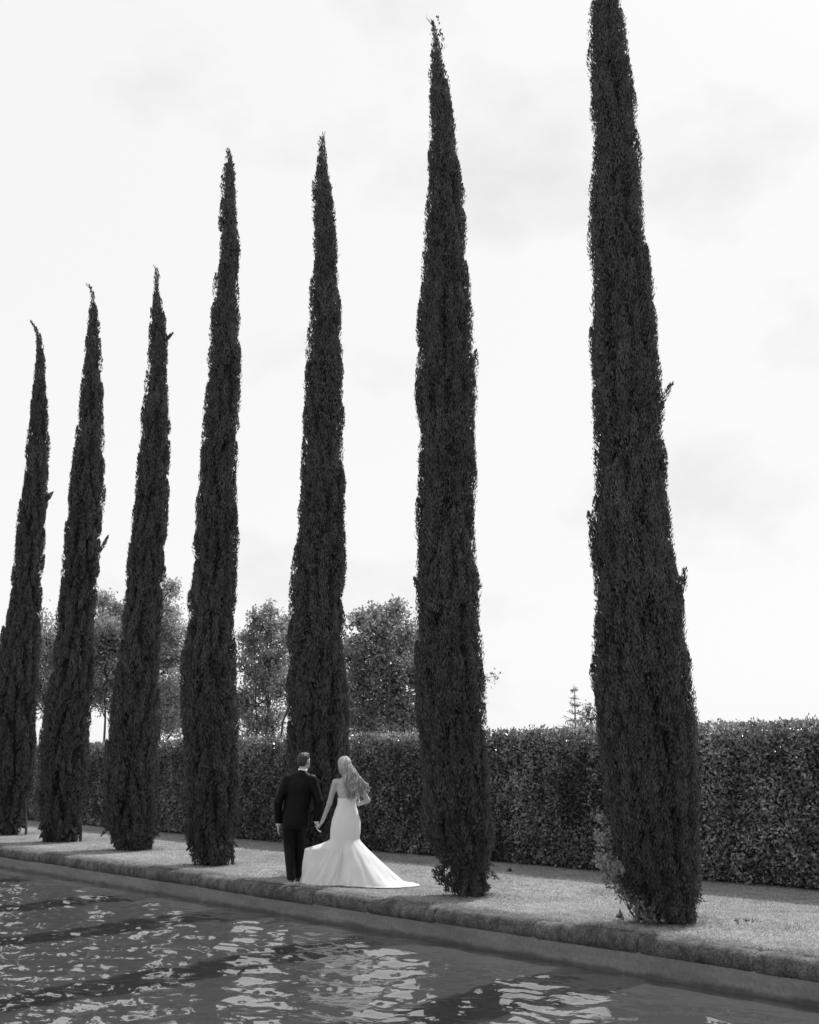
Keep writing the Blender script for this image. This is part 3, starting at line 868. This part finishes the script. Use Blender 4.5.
# ------------------------------------------------------------------ people: one continuous surface from a distance field
def build_sdf(prims, vox=0.006, cut=None):
    """prims: ('c', p1, r1, p2, r2, k) round cone, ('e', centre, radii, rotz, k) ellipsoid, ('-', ...) not used"""
    lo = np.full(3, 1e9); hi = -lo
    boxes = []
    for p in prims:
        if p[0] == 'c':
            a, b = np.array(p[1], float), np.array(p[3], float)
            l = np.minimum(a - p[2], b - p[4]); h = np.maximum(a + p[2], b + p[4])
        else:
            c = np.array(p[1], float); m = max(p[2]) if p[3] else 0
            rr = np.array(p[2], float)
            if p[3]: rr = np.array([max(rr[0], rr[1]), max(rr[0], rr[1]), rr[2]])
            l, h = c - rr, c + rr
        pad = p[-1] + 0.025
        boxes.append((l - pad, h + pad)); lo = np.minimum(lo, l); hi = np.maximum(hi, h)
    lo -= 0.04; hi += 0.04
    n = np.ceil((hi - lo) / vox).astype(int) + 1
    D = np.full(n, 0.5, np.float32)
    ax = [lo[i] + vox * np.arange(n[i]) for i in range(3)]
    for p, (l, h) in zip(prims, boxes):
        i0 = np.clip(((l - lo) / vox).astype(int), 0, n - 1); i1 = np.clip(((h - lo) / vox).astype(int) + 2, 1, n)
        X, Y, Z = np.meshgrid(*[ax[i][i0[i]:i1[i]] for i in range(3)], indexing='ij')
        Q = np.stack([X, Y, Z], -1)
        if p[0] == 'c':
            a, b = np.array(p[1], float), np.array(p[3], float)
            ba = b - a
            t = np.clip(((Q - a) @ ba) / max(ba @ ba, 1e-9), 0, 1)
            d = np.linalg.norm(Q - a - t[..., None] * ba, axis=-1) - (p[2] + (p[4] - p[2]) * t)
        else:
            q = Q - np.array(p[1], float)
            if p[3]:
                c, s = math.cos(-p[3]), math.sin(-p[3])
                q = np.stack([q[..., 0] * c - q[..., 1] * s, q[..., 0] * s + q[..., 1] * c, q[..., 2]], -1)
            rr = np.array(p[2], float)
            k0 = np.linalg.norm(q / rr, axis=-1); k1 = np.linalg.norm(q / rr ** 2, axis=-1)
            d = k0 * (k0 - 1) / np.maximum(k1, 1e-6)
        sl_ = tuple(slice(i0[i], i1[i]) for i in range(3))
        A = D[sl_]; k = p[-1]
        if k <= 0.0005:
            D[sl_] = np.minimum(A, d)
        else:
            hh_ = np.clip(.5 + .5 * (A - d) / k, 0, 1)
            D[sl_] = A * (1 - hh_) + d * hh_ - k * hh_ * (1 - hh_)
    if cut is not None:
        X, Y, Z = np.meshgrid(*ax, indexing='ij')
        D = np.maximum(D, cut(X, Y, Z)).astype(np.float32)
    # surface nets
    ins = D < 0
    s = np.zeros(np.array(D.shape) - 1, int)
    for dx in (0, 1):
        for dy in (0, 1):
            for dz in (0, 1):
                s += ins[dx:dx + s.shape[0], dy:dy + s.shape[1], dz:dz + s.shape[2]]
    cells = np.argwhere((s > 0) & (s < 8))
    idx = np.full(s.shape, -1, int); idx[tuple(cells.T)] = np.arange(len(cells))
    acc = np.zeros((len(cells), 3)); cnt = np.zeros(len(cells))
    corners = [(x, y, z) for x in (0, 1) for y in (0, 1) for z in (0, 1)]
    for a in corners:
        for axn in range(3):
            if a[axn]: continue
            b = list(a); b[axn] = 1
            da = D[cells[:, 0] + a[0], cells[:, 1] + a[1], cells[:, 2] + a[2]]
            db = D[cells[:, 0] + b[0], cells[:, 1] + b[1], cells[:, 2] + b[2]]
            m = (da < 0) != (db < 0)
            t = np.where(m, da / np.where(m, da - db, 1), 0)
            pt = np.array(a, float) + t[:, None] * (np.array(b) - np.array(a))
            acc[m] += pt[m]; cnt[m] += 1
    V = lo + vox * (cells + acc / np.maximum(cnt, 1)[:, None])
    F = []
    for axn in range(3):
        o1, o2 = [(1, 2), (2, 0), (0, 1)][axn]
        sh = [slice(None)] * 3
        A = ins[tuple(slice(0, -1) if i == axn else slice(None) for i in range(3))]
        Bv = ins[tuple(slice(1, None) if i == axn else slice(None) for i in range(3))]
        e = np.argwhere(A != Bv)
        e = e[(e[:, o1] > 0) & (e[:, o2] > 0)]
        e = e[(e[:, 0] < s.shape[0] + (0 if axn == 0 else 1)) & (e[:, o1] < s.shape[o1]) & (e[:, o2] < s.shape[o2])]
        def cell(a1, a2):
            c = e.copy(); c[:, o1] -= a1; c[:, o2] -= a2
            return idx[tuple(c.T)]
        q = np.stack([cell(1, 1), cell(0, 1), cell(0, 0), cell(1, 0)], -1)
        fl = A[tuple(e.T)]
        q[~fl] = q[~fl][:, ::-1]
        F.append(q)
    F = np.concatenate(F)
    F = F[(F >= 0).all(1)]
    return V, F

def sdf_obj(name, prims, m_, parent=None, vox=0.006, cut=None, disp=None):
    V, F = build_sdf(prims, vox, cut)
    if disp is not None:
        V = disp(V)
    me = mesh_from(name, V, [F], smooth=True)
    return link(name, me, m_, parent)

def c(p1, r1, p2, r2, k=0.02): return ('c', p1, r1, p2, r2, k)
def e(p, r, rz=0, k=0.02): return ('e', p, r, rz, k)
def vadd(a, b): return tuple(x + y for x, y in zip(a, b))

def hand(wrist, direction, palm_n, thumb_dir, curl, k=0.006, s=1.0):
    """five fingers; direction = towards the fingers, palm_n = palm facing, thumb_dir = sideways to thumb"""
    d = np.array(direction, float); d /= np.linalg.norm(d)
    n = np.array(palm_n, float); n -= d * (n @ d); n /= np.linalg.norm(n)
    t = np.cross(n, d); t = t if t @ np.array(thumb_dir) > 0 else -t
    w = np.array(wrist, float)
    P = []
    for q in (-.028, -.01, .01, .028):
        P.append(c(tuple(w + t * q * .6 * s), .017 * s, tuple(w + d * .085 * s + t * q * s), .013 * s, .012))
    for q, L in ((.031, .072), (.011, .080), (-.010, .075), (-.029, .060)):
        a = w + d * .085 * s + t * q * s
        segs = [.45, .32, .26]; ang = 0.0
        for j, sg in enumerate(segs):
            ang += curl * (0.8 if j == 0 else 1.1)
            dirn = d * math.cos(ang) + n * math.sin(ang)
            b = a + dirn * L * sg * s
            P.append(c(tuple(a), (.0098 - .0008 * j) * s, tuple(b), (.0092 - .001 * j) * s, .003))
            a = b
    a = w + d * .02 * s + t * .026 * s
    b = a + (d * .6 + t * .75 + n * .3) * .045 * s
    g = b + (d * .9 + t * .1 + n * .55) * .036 * s
    P += [c(tuple(a), .015 * s, tuple(b), .0115 * s, .01), c(tuple(b), .0112 * s, tuple(g), .0085 * s, .003)]
    return P

def head_prims(cn, turn, s=1.0):
    """cn = head centre, facing +Y turned by 'turn' radians (positive = to the right)"""
    def R(x, y, z):
        x, y, z = x * s, y * s, z * s
        return (cn[0] + x * math.cos(turn) + y * math.sin(turn), cn[1] - x * math.sin(turn) + y * math.cos(turn), cn[2] + z)
    P = [e(R(0, -.01, .03), (.076 * s, .095 * s, .088 * s), -turn, .02),
         e(R(0, .025, -.035), (.061 * s, .072 * s, .082 * s), -turn, .03),
         e(R(0, .045, -.088), (.034 * s, .035 * s, .03 * s), -turn, .025),
         c(R(0, .094, .018), .009 * s, R(0, .113, -.018), .013 * s, .012),
         c(R(0, .098, -.024), .011 * s, R(0, .096, -.03), .016 * s, .008),
         c(R(-.018, .088, -.055), .007 * s, R(.018, .088, -.055), .007 * s, .006),
         c(R(-.016, .086, -.063), .007 * s, R(.016, .086, -.063), .007 * s, .005),
         c(R(-.045, .078, .03), .010 * s, R(-.015, .089, .03), .009 * s, .01),
         c(R(.045, .078, .03), .010 * s, R(.015, .089, .03), .009 * s, .01)]
    for sx in (-1, 1):
        P.append(e(R(.031 * sx, .078, .012), (.013 * s, .011 * s, .010 * s), -turn, .004))
        P.append(e(R(.078 * sx, -.002, .0), (.010 * s, .020 * s, .032 * s), -turn - .25 * sx, .004))
    return P, R

# ---- the man
gy = ground(297, 883.0)[1]
GS = at_depth(303, 753, gy)[2] / 1.80
gx = at_depth(295.3, 880, gy)[0]
pxg = gy / FPX
def groom():
    root = (gx, gy, 0.0)
    HC = (.088, .03, 1.675)
    HP, R = head_prims(HC, .45, 1.06)
    # joints
    Ls, Rs = (-.150, .0, 1.425), (.215, .0, 1.425)
    Le, Re = (-.268, -.03, 1.11), (.318, -.02, 1.12)
    Lw, Rw = (-.262, .04, .805), (.288, -.02, .835)
    Lh, Rh = (-.115, .0, .93), (.065, .0, .93)
    Lk, Rk = (-.10, .03, .50), (.045, .10, .52)
    La, Ra = (-.045, -.12, .10), (.035, .14, .09)
    body = HP + [c((.06, -.005, 1.46), .062, (.08, .015, 1.60), .056, .03),
        c(Ls, .052, Le, .042, .03), c(Le, .042, Lw, .029, .02),
        c(Rs, .052, Re, .042, .03), c(Re, .042, Rw, .029, .02),
        e((.03, .0, 1.30), (.165, .10, .20), 0, .05), e((.0, .0, 1.08), (.145, .095, .18), 0, .06),
        e((-.025, .0, .93), (.16, .10, .12), 0, .05),
        c(Lh, .085, Lk, .055, .04), c(Lk, .055, La, .038, .02), c(Rh, .085, Rk, .055, .04), c(Rk, .055, Ra, .038, .02),
        c(La, .036, (-.055, .02, .035), .03, .02), c(Ra, .036, (.03, .26, .035), .03, .02)]
    body += hand(Lw, (-.03, .10, -.95), (1, .1, 0), (.1, 1, 0), .22)
    body += hand(Rw, (.12, -.03, -.95), (.95, .1, .1), (.1, -1, 0), .42)
    o = sdf_obj('person', body, M['skin'])
    o.location = root
    o.scale = (GS, GS, GS)
    tag(o, 'man in a black suit seen from behind, holding the hand of a woman in white', 'person')
    # jacket
    def jac_disp(V):
        f = (vnoise(V * np.array([9, 9, 4]), 3) - .5) * .012 + (vnoise(V * np.array([22, 22, 9]), 5) - .5) * .006
        cn_ = np.array([.02, 0, 0])
        d = V - cn_; d[:, 2] = 0
        return V + norm(d) * f[:, None]
    jac = [e((.032, -.005, 1.34), (.19, .12, .16), 0, .04), e((.02, -.005, 1.16), (.185, .125, .24), 0, .06), e((-.012, -.005, .95), (.187, .135, .24), 0, .06), e((-.012, -.005, .80), (.19, .135, .2), 0, .05),
        c((-.10, -.01, 1.435), .062, (.06, -.01, 1.495), .070, .03), c((.06, -.01, 1.495), .070, (.17, -.01, 1.435), .062, .03),
        c(Ls, .076, Le, .064, .03), c(Le, .064, vadd(Lw, (0, -.005, .0)), .047, .02),
        c(Rs, .076, Re, .064, .03), c(Re, .064, vadd(Rw, (0, 0, .0)), .047, .02)]
    def cutj(X, Y, Z):
        arm = (np.abs(X + .265) < .07) | (np.abs(X - .295) < .06)
        return np.where(arm & (Z < .9), np.where(X < 0, .812, .843) - Z, .735 - Z)
    j = sdf_obj('jacket', jac, M['suit'], o, cut=cutj, disp=jac_disp)
    # collar of the jacket, vent
    b = MB()
    th = np.linspace(math.radians(150), math.radians(390), 24)
    ringp = []
    for (rr, zz) in ((.078, 1.515), (.071, 1.557), (.064, 1.553), (.062, 1.52)):
        ringp.append(np.stack([.068 + rr * np.cos(th) * 1.05, .0 + rr * np.sin(th), zz + .012 * np.sin(th)], -1))
    b.grid(np.stack(ringp))
    b.build('collar', M['suit'], j, smooth=True)
    b = MB()
    b.quads(np.array([[-.012, -.139, .74]]), np.array([[-.004, -.139, .74]]), np.array([[.0, -.137, .98]]), np.array([[-.004, -.137, .98]]))
    # shirt collar
    b = MB()
    th = np.linspace(0, 2 * np.pi, 28, endpoint=False)
    ringp = []
    for (rr, zz) in ((.066, 1.53), (.064, 1.578), (.059, 1.582), (.057, 1.53)):
        ringp.append(np.stack([.073 + rr * np.cos(th) * 1.02, .01 + rr * np.sin(th), zz + .004 * np.sin(th)], -1))
    b.grid(np.stack(ringp), True)
    b.build('shirt_collar', M['shirt'], o, smooth=True)
    b = MB()
    b.tube([vadd(Lw, (-.001, .0, .012)), vadd(Lw, (0, .004, -.012))], [.037, .036], 14)
    b.build('shirt_cuff', M['shirt'], o, smooth=True)
    b = MB()
    b.tube([vadd(Rw, (.0, .0, .012)), vadd(Rw, (.002, .0, -.010))], [.037, .036], 14)
    b.build('shirt_cuff', M['shirt'], o, smooth=True)
    # trousers
    tr = [e((-.025, .0, .93), (.172, .118, .14), 0, .05), c(vadd(Lh, (.005, 0, -.03)), .100, Lk, .077, .03), c(Lk, .077, vadd(La, (0, 0, -.03)), .062, .02),
          c(vadd(Rh, (-.005, 0, -.03)), .100, Rk, .077, .03), c(Rk, .077, vadd(Ra, (0, 0, -.03)), .062, .02)]
    def tdisp(V):
        f = (vnoise(V * np.array([10, 10, 6]), 8) - .5) * .014
        return V + np.stack([f, f * .5, 0 * f], -1)
    sdf_obj('trousers', tr, M['suit'], o, cut=lambda X, Y, Z: np.maximum(.055 - Z, Z - 1.0), disp=tdisp)
    for (a, fy, nm) in ((La, .14, 0), (Ra, .12, 1)):
        P = [c((a[0], a[1] - .02, .035), .036, (a[0] + (-.006 if not nm else .006), a[1] + fy, .03), .034, .02), c((a[0], a[1] - .025, .03), .034, (a[0], a[1], .09), .036, .03)]
        sdf_obj('shoe', P, M['shoe'], o, cut=lambda X, Y, Z: .002 - Z)
    # hair: short at the sides, fuller on top
    hp = [e(R(0, -.018, .050), (.083, .099, .084), -.45, .02), e(R(0, -.052, .0), (.073, .061, .076), -.45, .02), e(R(0, .035, .092), (.066, .058, .037), -.45, .02)]
    def hc(X, Y, Z):
        lx, ly = X - HC[0], Y - HC[1]
        fw = lx * math.sin(.45) + ly * math.cos(.45)
        return np.maximum(-.062 + HC[2] - Z, np.minimum(fw - .012, HC[2] + .062 - Z))
    def hdisp(V):
        f = (vnoise(V * np.array([70, 70, 40]), 12) - .5) * .010
        return V + norm(V - np.array(HC)) * f[:, None]
    sdf_obj('hair', hp, M['hair_dark'], o, cut=hc, disp=hdisp, vox=.005)
    return o
groom()

# ---- the woman
by = ground(345, 884.5)[1]
BS = at_depth(344, 757, by)[2] / 1.735
bx = at_depth(345, 880, by)[0]
def bride():
    HC = (-.028, .03, 1.615)
    HP, R = head_prims(HC, -.12, .95)
    gh = (np.array([gx + GS * .318, gy - GS * .04, GS * .76]) - np.array([bx, by, 0])) / BS    # the hand she holds
    Ls, Rs = (-.155, .0, 1.385), (.165, .0, 1.385)
    Le = (-.235, .06, 1.10)
    Lw = (gh[0] + .055, gh[1] - .03, gh[2] + .085)
    Re, Rw = (.305, .02, 1.135), (.175, .25, 1.075)
    body = HP + [c((.0, .0, 1.40), .048, (-.015, .015, 1.53), .046, .03),
        c((-.11, 0, 1.385), .05, (.12, 0, 1.385), .05, .04),
        c(Ls, .045, Le, .036, .03), c(Le, .036, Lw, .024, .02), c(Rs, .045, Re, .037, .03), c(Re, .037, Rw, .024, .02),
        e((.008, .0, 1.27), (.132, .085, .17), 0, .05), e((.012, .0, 1.10), (.112, .08, .16), 0, .05), e((.01, .0, .90), (.165, .105, .16), 0, .06),
        c((-.075, 0, .88), .09, (-.06, .02, .48), .055, .04), c((.085, 0, .88), .09, (.07, .05, .48), .055, .04),
        c((-.06, .02, .48), .052, (-.05, -.05, .12), .034, .02), c((.07, .05, .48), .052, (.06, .10, .12), .034, .02),
        c((-.05, -.05, .12), .034, (-.05, .08, .04), .028, .02), c((.06, .10, .12), .034, (.06, .22, .04), .028, .02),
        e((-.06, .085, 1.24), (.06, .05, .06), 0, .03), e((.075, .085, 1.24), (.06, .05, .06), 0, .03)]
    hd = np.array(gh) - np.array(Lw)
    body += hand(Lw, tuple(hd), (-.95, .3, -.1), (.1, 1, .2), .55, s=.92)
    body += hand(Rw, (-.55, .75, .1), (-.5, -.4, .6), (.2, .2, .9), .8, s=.92)
    o = sdf_obj('person', body, M['skin'])
    o.location = (bx, by, 0)
    o.scale = (BS, BS, BS)
    tag(o, 'woman in a strapless white gown seen from behind, long fair wavy hair', 'person')
    # bodice: strapless sheath down to the knee
    prof = [(1.165, .020, .136, .098), (1.13, .015, .130, .095), (1.09, .012, .128, .095), (1.05, .010, .140, .100), (.98, .008, .166, .112), (.90, .006, .192, .125), (.83, .005, .206, .134), (.76, .0, .213, .138), (.70, -.004, .213, .138), (.64, -.008, .209, .134), (.56, -.010, .204, .130)]
    zz = np.linspace(1.165, .585, 50)
    pa = np.array(prof)[::-1]
    th = np.linspace(0, 2 * np.pi, 64, endpoint=False)
    rows = []
    for z in zz:
        cx_, rx_, ry_ = [np.interp(z, pa[:, 0], pa[:, i]) for i in (1, 2, 3)]
        # neckline dips a little at the back, rises at the front
        dz = np.clip((z - 1.10) / .065, 0, 1) * (.055 * np.maximum(np.sin(th), 0) + .0)
        bust = .035 * np.exp(-((z - 1.20) / .09) ** 2) * np.maximum(np.sin(th), 0)
        rows.append(np.stack([cx_ + rx_ * np.cos(th), (ry_ + bust) * np.sin(th), z + dz], -1))
    G = np.stack(rows)
    ruche = (vnoise(np.stack([np.broadcast_to(np.cos(th) * 3, G.shape[:2]), np.broadcast_to(np.sin(th) * 3, G.shape[:2]), G[..., 2] * 16], -1), 44) - .5) * .008
    out = norm(G * np.array([1, 1, 0]))
    G = G + out * ruche[..., None]
    b = MB(); b.grid(G, True)
    inner = G[:4] - out[:4] * .006
    b.grid(inner[::-1], True)
    gown = b.build('gown', M['gown'], o, smooth=True)
    # waistband
    b = MB()
    wr = []
    for z, q in ((1.082, .000), (1.080, .003), (1.074, .003), (1.072, .000)):
        cx_, rx_, ry_ = [np.interp(z, pa[:, 0], pa[:, i]) for i in (1, 2, 3)]
        wr.append(np.stack([cx_ + (rx_ + q) * np.cos(th), (ry_ + q) * np.sin(th), z + 0 * th], -1))
    b.grid(np.stack(wr), True)
    b.build('waistband', M['gown'], gown, smooth=True)
    # skirt with train: profile per angle
    def rel(px, py):
        g = ground(px, py); return g[:2] - np.array([bx, by])
    # hem radius in polar coordinates about the body centre
    keys = [(-90, .36), (-65, .55), (-45, .92), (-28, 1.04), (-14, 1.08), (0, .98), (15, .80), (40, .58), (90, .46), (140, .50), (165, .60), (180, .64), (200, .62), (225, .47), (250, .36), (270, .36)]
    ka = np.array(keys, float)
    nth, nr = 288, 46
    th2 = np.linspace(-math.pi / 2, 1.5 * math.pi, nth, endpoint=False)
    hem = np.interp(np.degrees(th2), ka[:, 0], ka[:, 1])
    hem = np.convolve(np.concatenate([hem[-6:], hem, hem[:6]]), np.ones(13) / 13, 'valid')
    z_top = .61
    cx_, rx_, ry_ = [np.interp(z_top, pa[:, 0], pa[:, i]) for i in (1, 2, 3)]
    tx, ty = cx_ + (rx_ + .003) * np.cos(th2), (ry_ + .003) * np.sin(th2)
    r0 = np.hypot(tx, ty)
    deg = np.degrees(th2)
    leftness = np.exp(-((deg - 178) / 30) ** 2)
    rightness = np.exp(-((deg + 8) / 34) ** 2)
    rng = np.random.default_rng(9)
    fold = sum(rng.uniform(.5, 1) * np.sin(k * th2 + rng.random() * 6.28) for k in (5, 8, 11, 15)) / 3.0
    fold2 = sum(rng.uniform(.5, 1) * np.sin(k * th2 + rng.random() * 6.28) for k in (6, 13, 19)) / 2.4
    SK = np.zeros((nr, nth, 3))
    for i in range(nr):
        t = i / (nr - 1)
        zl = z_top * (1 - t)
        base_f = 1.05 * t * t / (t + .05)               # nearly straight flare
        shelf = .82 * np.clip((z_top - zl) / .13, 0, 1) ** 1.5 + .18 * t  # left side stands out at once
        f = base_f * (1 - leftness) + shelf * leftness
        # the train settles on the grass: flatten low part on the right
        ft = np.where(t < .8, t / .8 * .72, .72 + (t - .8) / .2 * .28)
        ft = np.where(t < .8, ft * t / (t + .035) * 1.04, ft)
        f = f * (1 - rightness) + np.minimum(ft, 1) * rightness
        r = r0 + (hem - r0) * f
        amp = (.005 + .022 * t) * np.clip(t * 2.2, 0, 1)
        nzf = vnoise(np.stack([np.cos(th2) * 5 + t * 1.2, np.sin(th2) * 5, np.full(nth, t * 2.5)], -1), 61) - .5 + .6 * (vnoise(np.stack([np.cos(th2) * 13 + t * 2, np.sin(th2) * 13, np.full(nth, t * 4)], -1), 62) - .5)
        r = r + amp * fold * (1 - .6 * leftness) + amp * .5 * fold2 * t + .075 * t * nzf
        z = np.full(nth, zl)
        zr = np.where(t < .8, z_top * (1 - t / .8 * .93), z_top * .07 * (1 - (t - .8) / .2))
        z = z * (1 - rightness) + zr * rightness
        z = z + .012 * fold2 * t * (1 - t) * 4 + .014 * t * np.maximum(fold, 0)
        # the hem stops at the coping
        wv = np.cos(th2) * NX + np.sin(th2) * NY
        w0 = bx * NX + by * NY
        lim = np.where(wv < -.05, (w0 - COPE_BACK + .05) / np.maximum(-wv * BS, .05), 9)
        r = np.where(r > lim * .85, lim * (1 - .15 * np.exp(-(r / lim - .85) / .15)), r)
        SK[i] = np.stack([r * np.cos(th2), r * np.sin(th2), np.maximum(z, .022)], -1)
    b = MB(); b.grid(SK, True)
    b.grid((SK - np.array([0, 0, .004]))[::-1], True)
    sk = b.build('skirt', M['tulle'], gown, smooth=True)
    # hair cap and long wavy strands
    hp = [e(R(0, -.022, .040), (.096, .106, .096), .12, .02), e(R(.0, -.055, -.03), (.086, .068, .11), .12, .03)]
    def hc(X, Y, Z):
        fw = (Y - HC[1])
        return np.maximum(HC[2] - .13 - Z, np.minimum(fw - .015, HC[2] + .055 - Z))
    def hdisp(V):
        f = (vnoise(V * np.array([75, 75, 18]), 15) - .5) * .014
        return V + norm(V - np.array(HC)) * f[:, None]
    hair = sdf_obj('hair', hp, M['hair_blond'], o, cut=hc, disp=hdisp, vox=.005)
    rng = np.random.default_rng(14)
    b = MB()
    for i in range(240):
        s = rng.random()
        ly = rng.random()
        root_ = np.array(R(-.06 + .125 * s + rng.normal(0, .008), -.085 - .025 * math.sin(math.pi * s), .05 - .10 * rng.random()))
        endx = .045 + .26 * s ** 1.1 + rng.normal(0, .028)
        endz = 1.175 + .10 * s ** 2 + rng.normal(0, .03) + .05 * ly * rng.random()
        end = np.array([endx, -.105 - .035 * ly + .035 * s, endz])
        m1 = np.array([root_[0] * .75 + endx * .25 + .01 + .03 * s, -.115 - .03 * ly, 1.50]); m2 = np.array([root_[0] * .3 + endx * .7 + .045 * s, -.125 - .035 * ly, 1.35])
        t = np.linspace(0, 1, 26)[:, None]
        cv = (1 - t) ** 3 * root_ + 3 * t * (1 - t) ** 2 * m1 + 3 * t ** 2 * (1 - t) * m2 + t ** 3 * end
        ph = s * 5 + rng.normal(0, .5); fr_ = rng.uniform(2.0, 3.6)
        am = rng.uniform(.010, .030) * t[:, 0] ** .7
        cv[:, 0] += am * np.sin(fr_ * 6.283 * t[:, 0] + ph)
        cv[:, 1] += am * .8 * np.cos(fr_ * 6.283 * t[:, 0] + ph)
        b.tube(cv, .0085 * (1 - .75 * t[:, 0] ** 2), 5, cap=False)
    b.build('loose_curls', M['hair_blond'], hair, smooth=True)
    # twisted braid across the back of the head
    b = MB()
    for ph in (0, math.pi):
        a = np.linspace(math.radians(200), math.radians(340), 40)
        tw = np.linspace(0, 22, 40)
        pts = [R(.088 * math.cos(x) + 0, .0 + .115 * math.sin(x), .035 + .010 * math.sin(y + ph) - .02 * math.sin(x - math.pi) * 1.2) for x, y in zip(a, tw)]
        pts = np.array(pts) + np.stack([np.zeros(40), .007 * np.cos(tw + ph), np.zeros(40)], -1)
        b.tube(pts, .010, 6)
    b.build('braid', M['hair_blond'], hair, smooth=True)
    # bouquet she carries in front of her
    bq = thing('bouquet', (bx + .09 * BS, by + .34 * BS, 1.10 * BS), 'small round white flower bouquet held in front of the woman, mostly hidden', 'bouquet')
    f = MB(); l = MB()
    for k in range(16):
        d = rand_unit(rng, 1)[0]; d[2] = abs(d[2]) * .8 + .1
        cc_ = d * .065 + np.array([0, 0, .05])
        for q in range(9):
            dd = rand_unit(rng, 5) * .5 + d
            leaf_quads(f, np.tile(cc_, (5, 1)), norm(dd), rand_unit(rng, 5), np.full(5, .035), np.full(5, .028))
    for k in range(30):
        dd = rand_unit(rng, 1); dd[0, 2] = abs(dd[0, 2])
        leaf_quads(l, np.array([[0, 0, .02]]), norm(dd), rand_unit(rng, 1), np.array([.10]), np.array([.035]))
    for k in range(7):
        l.tube([(rng.normal(0, .01), rng.normal(0, .01), .05), (rng.normal(0, .012), rng.normal(0, .012), -.13)], .004, 5)
    f.build('blossoms', M['flower'], bq); l.build('stems', M['leafstem'], bq)
    return o
bride()
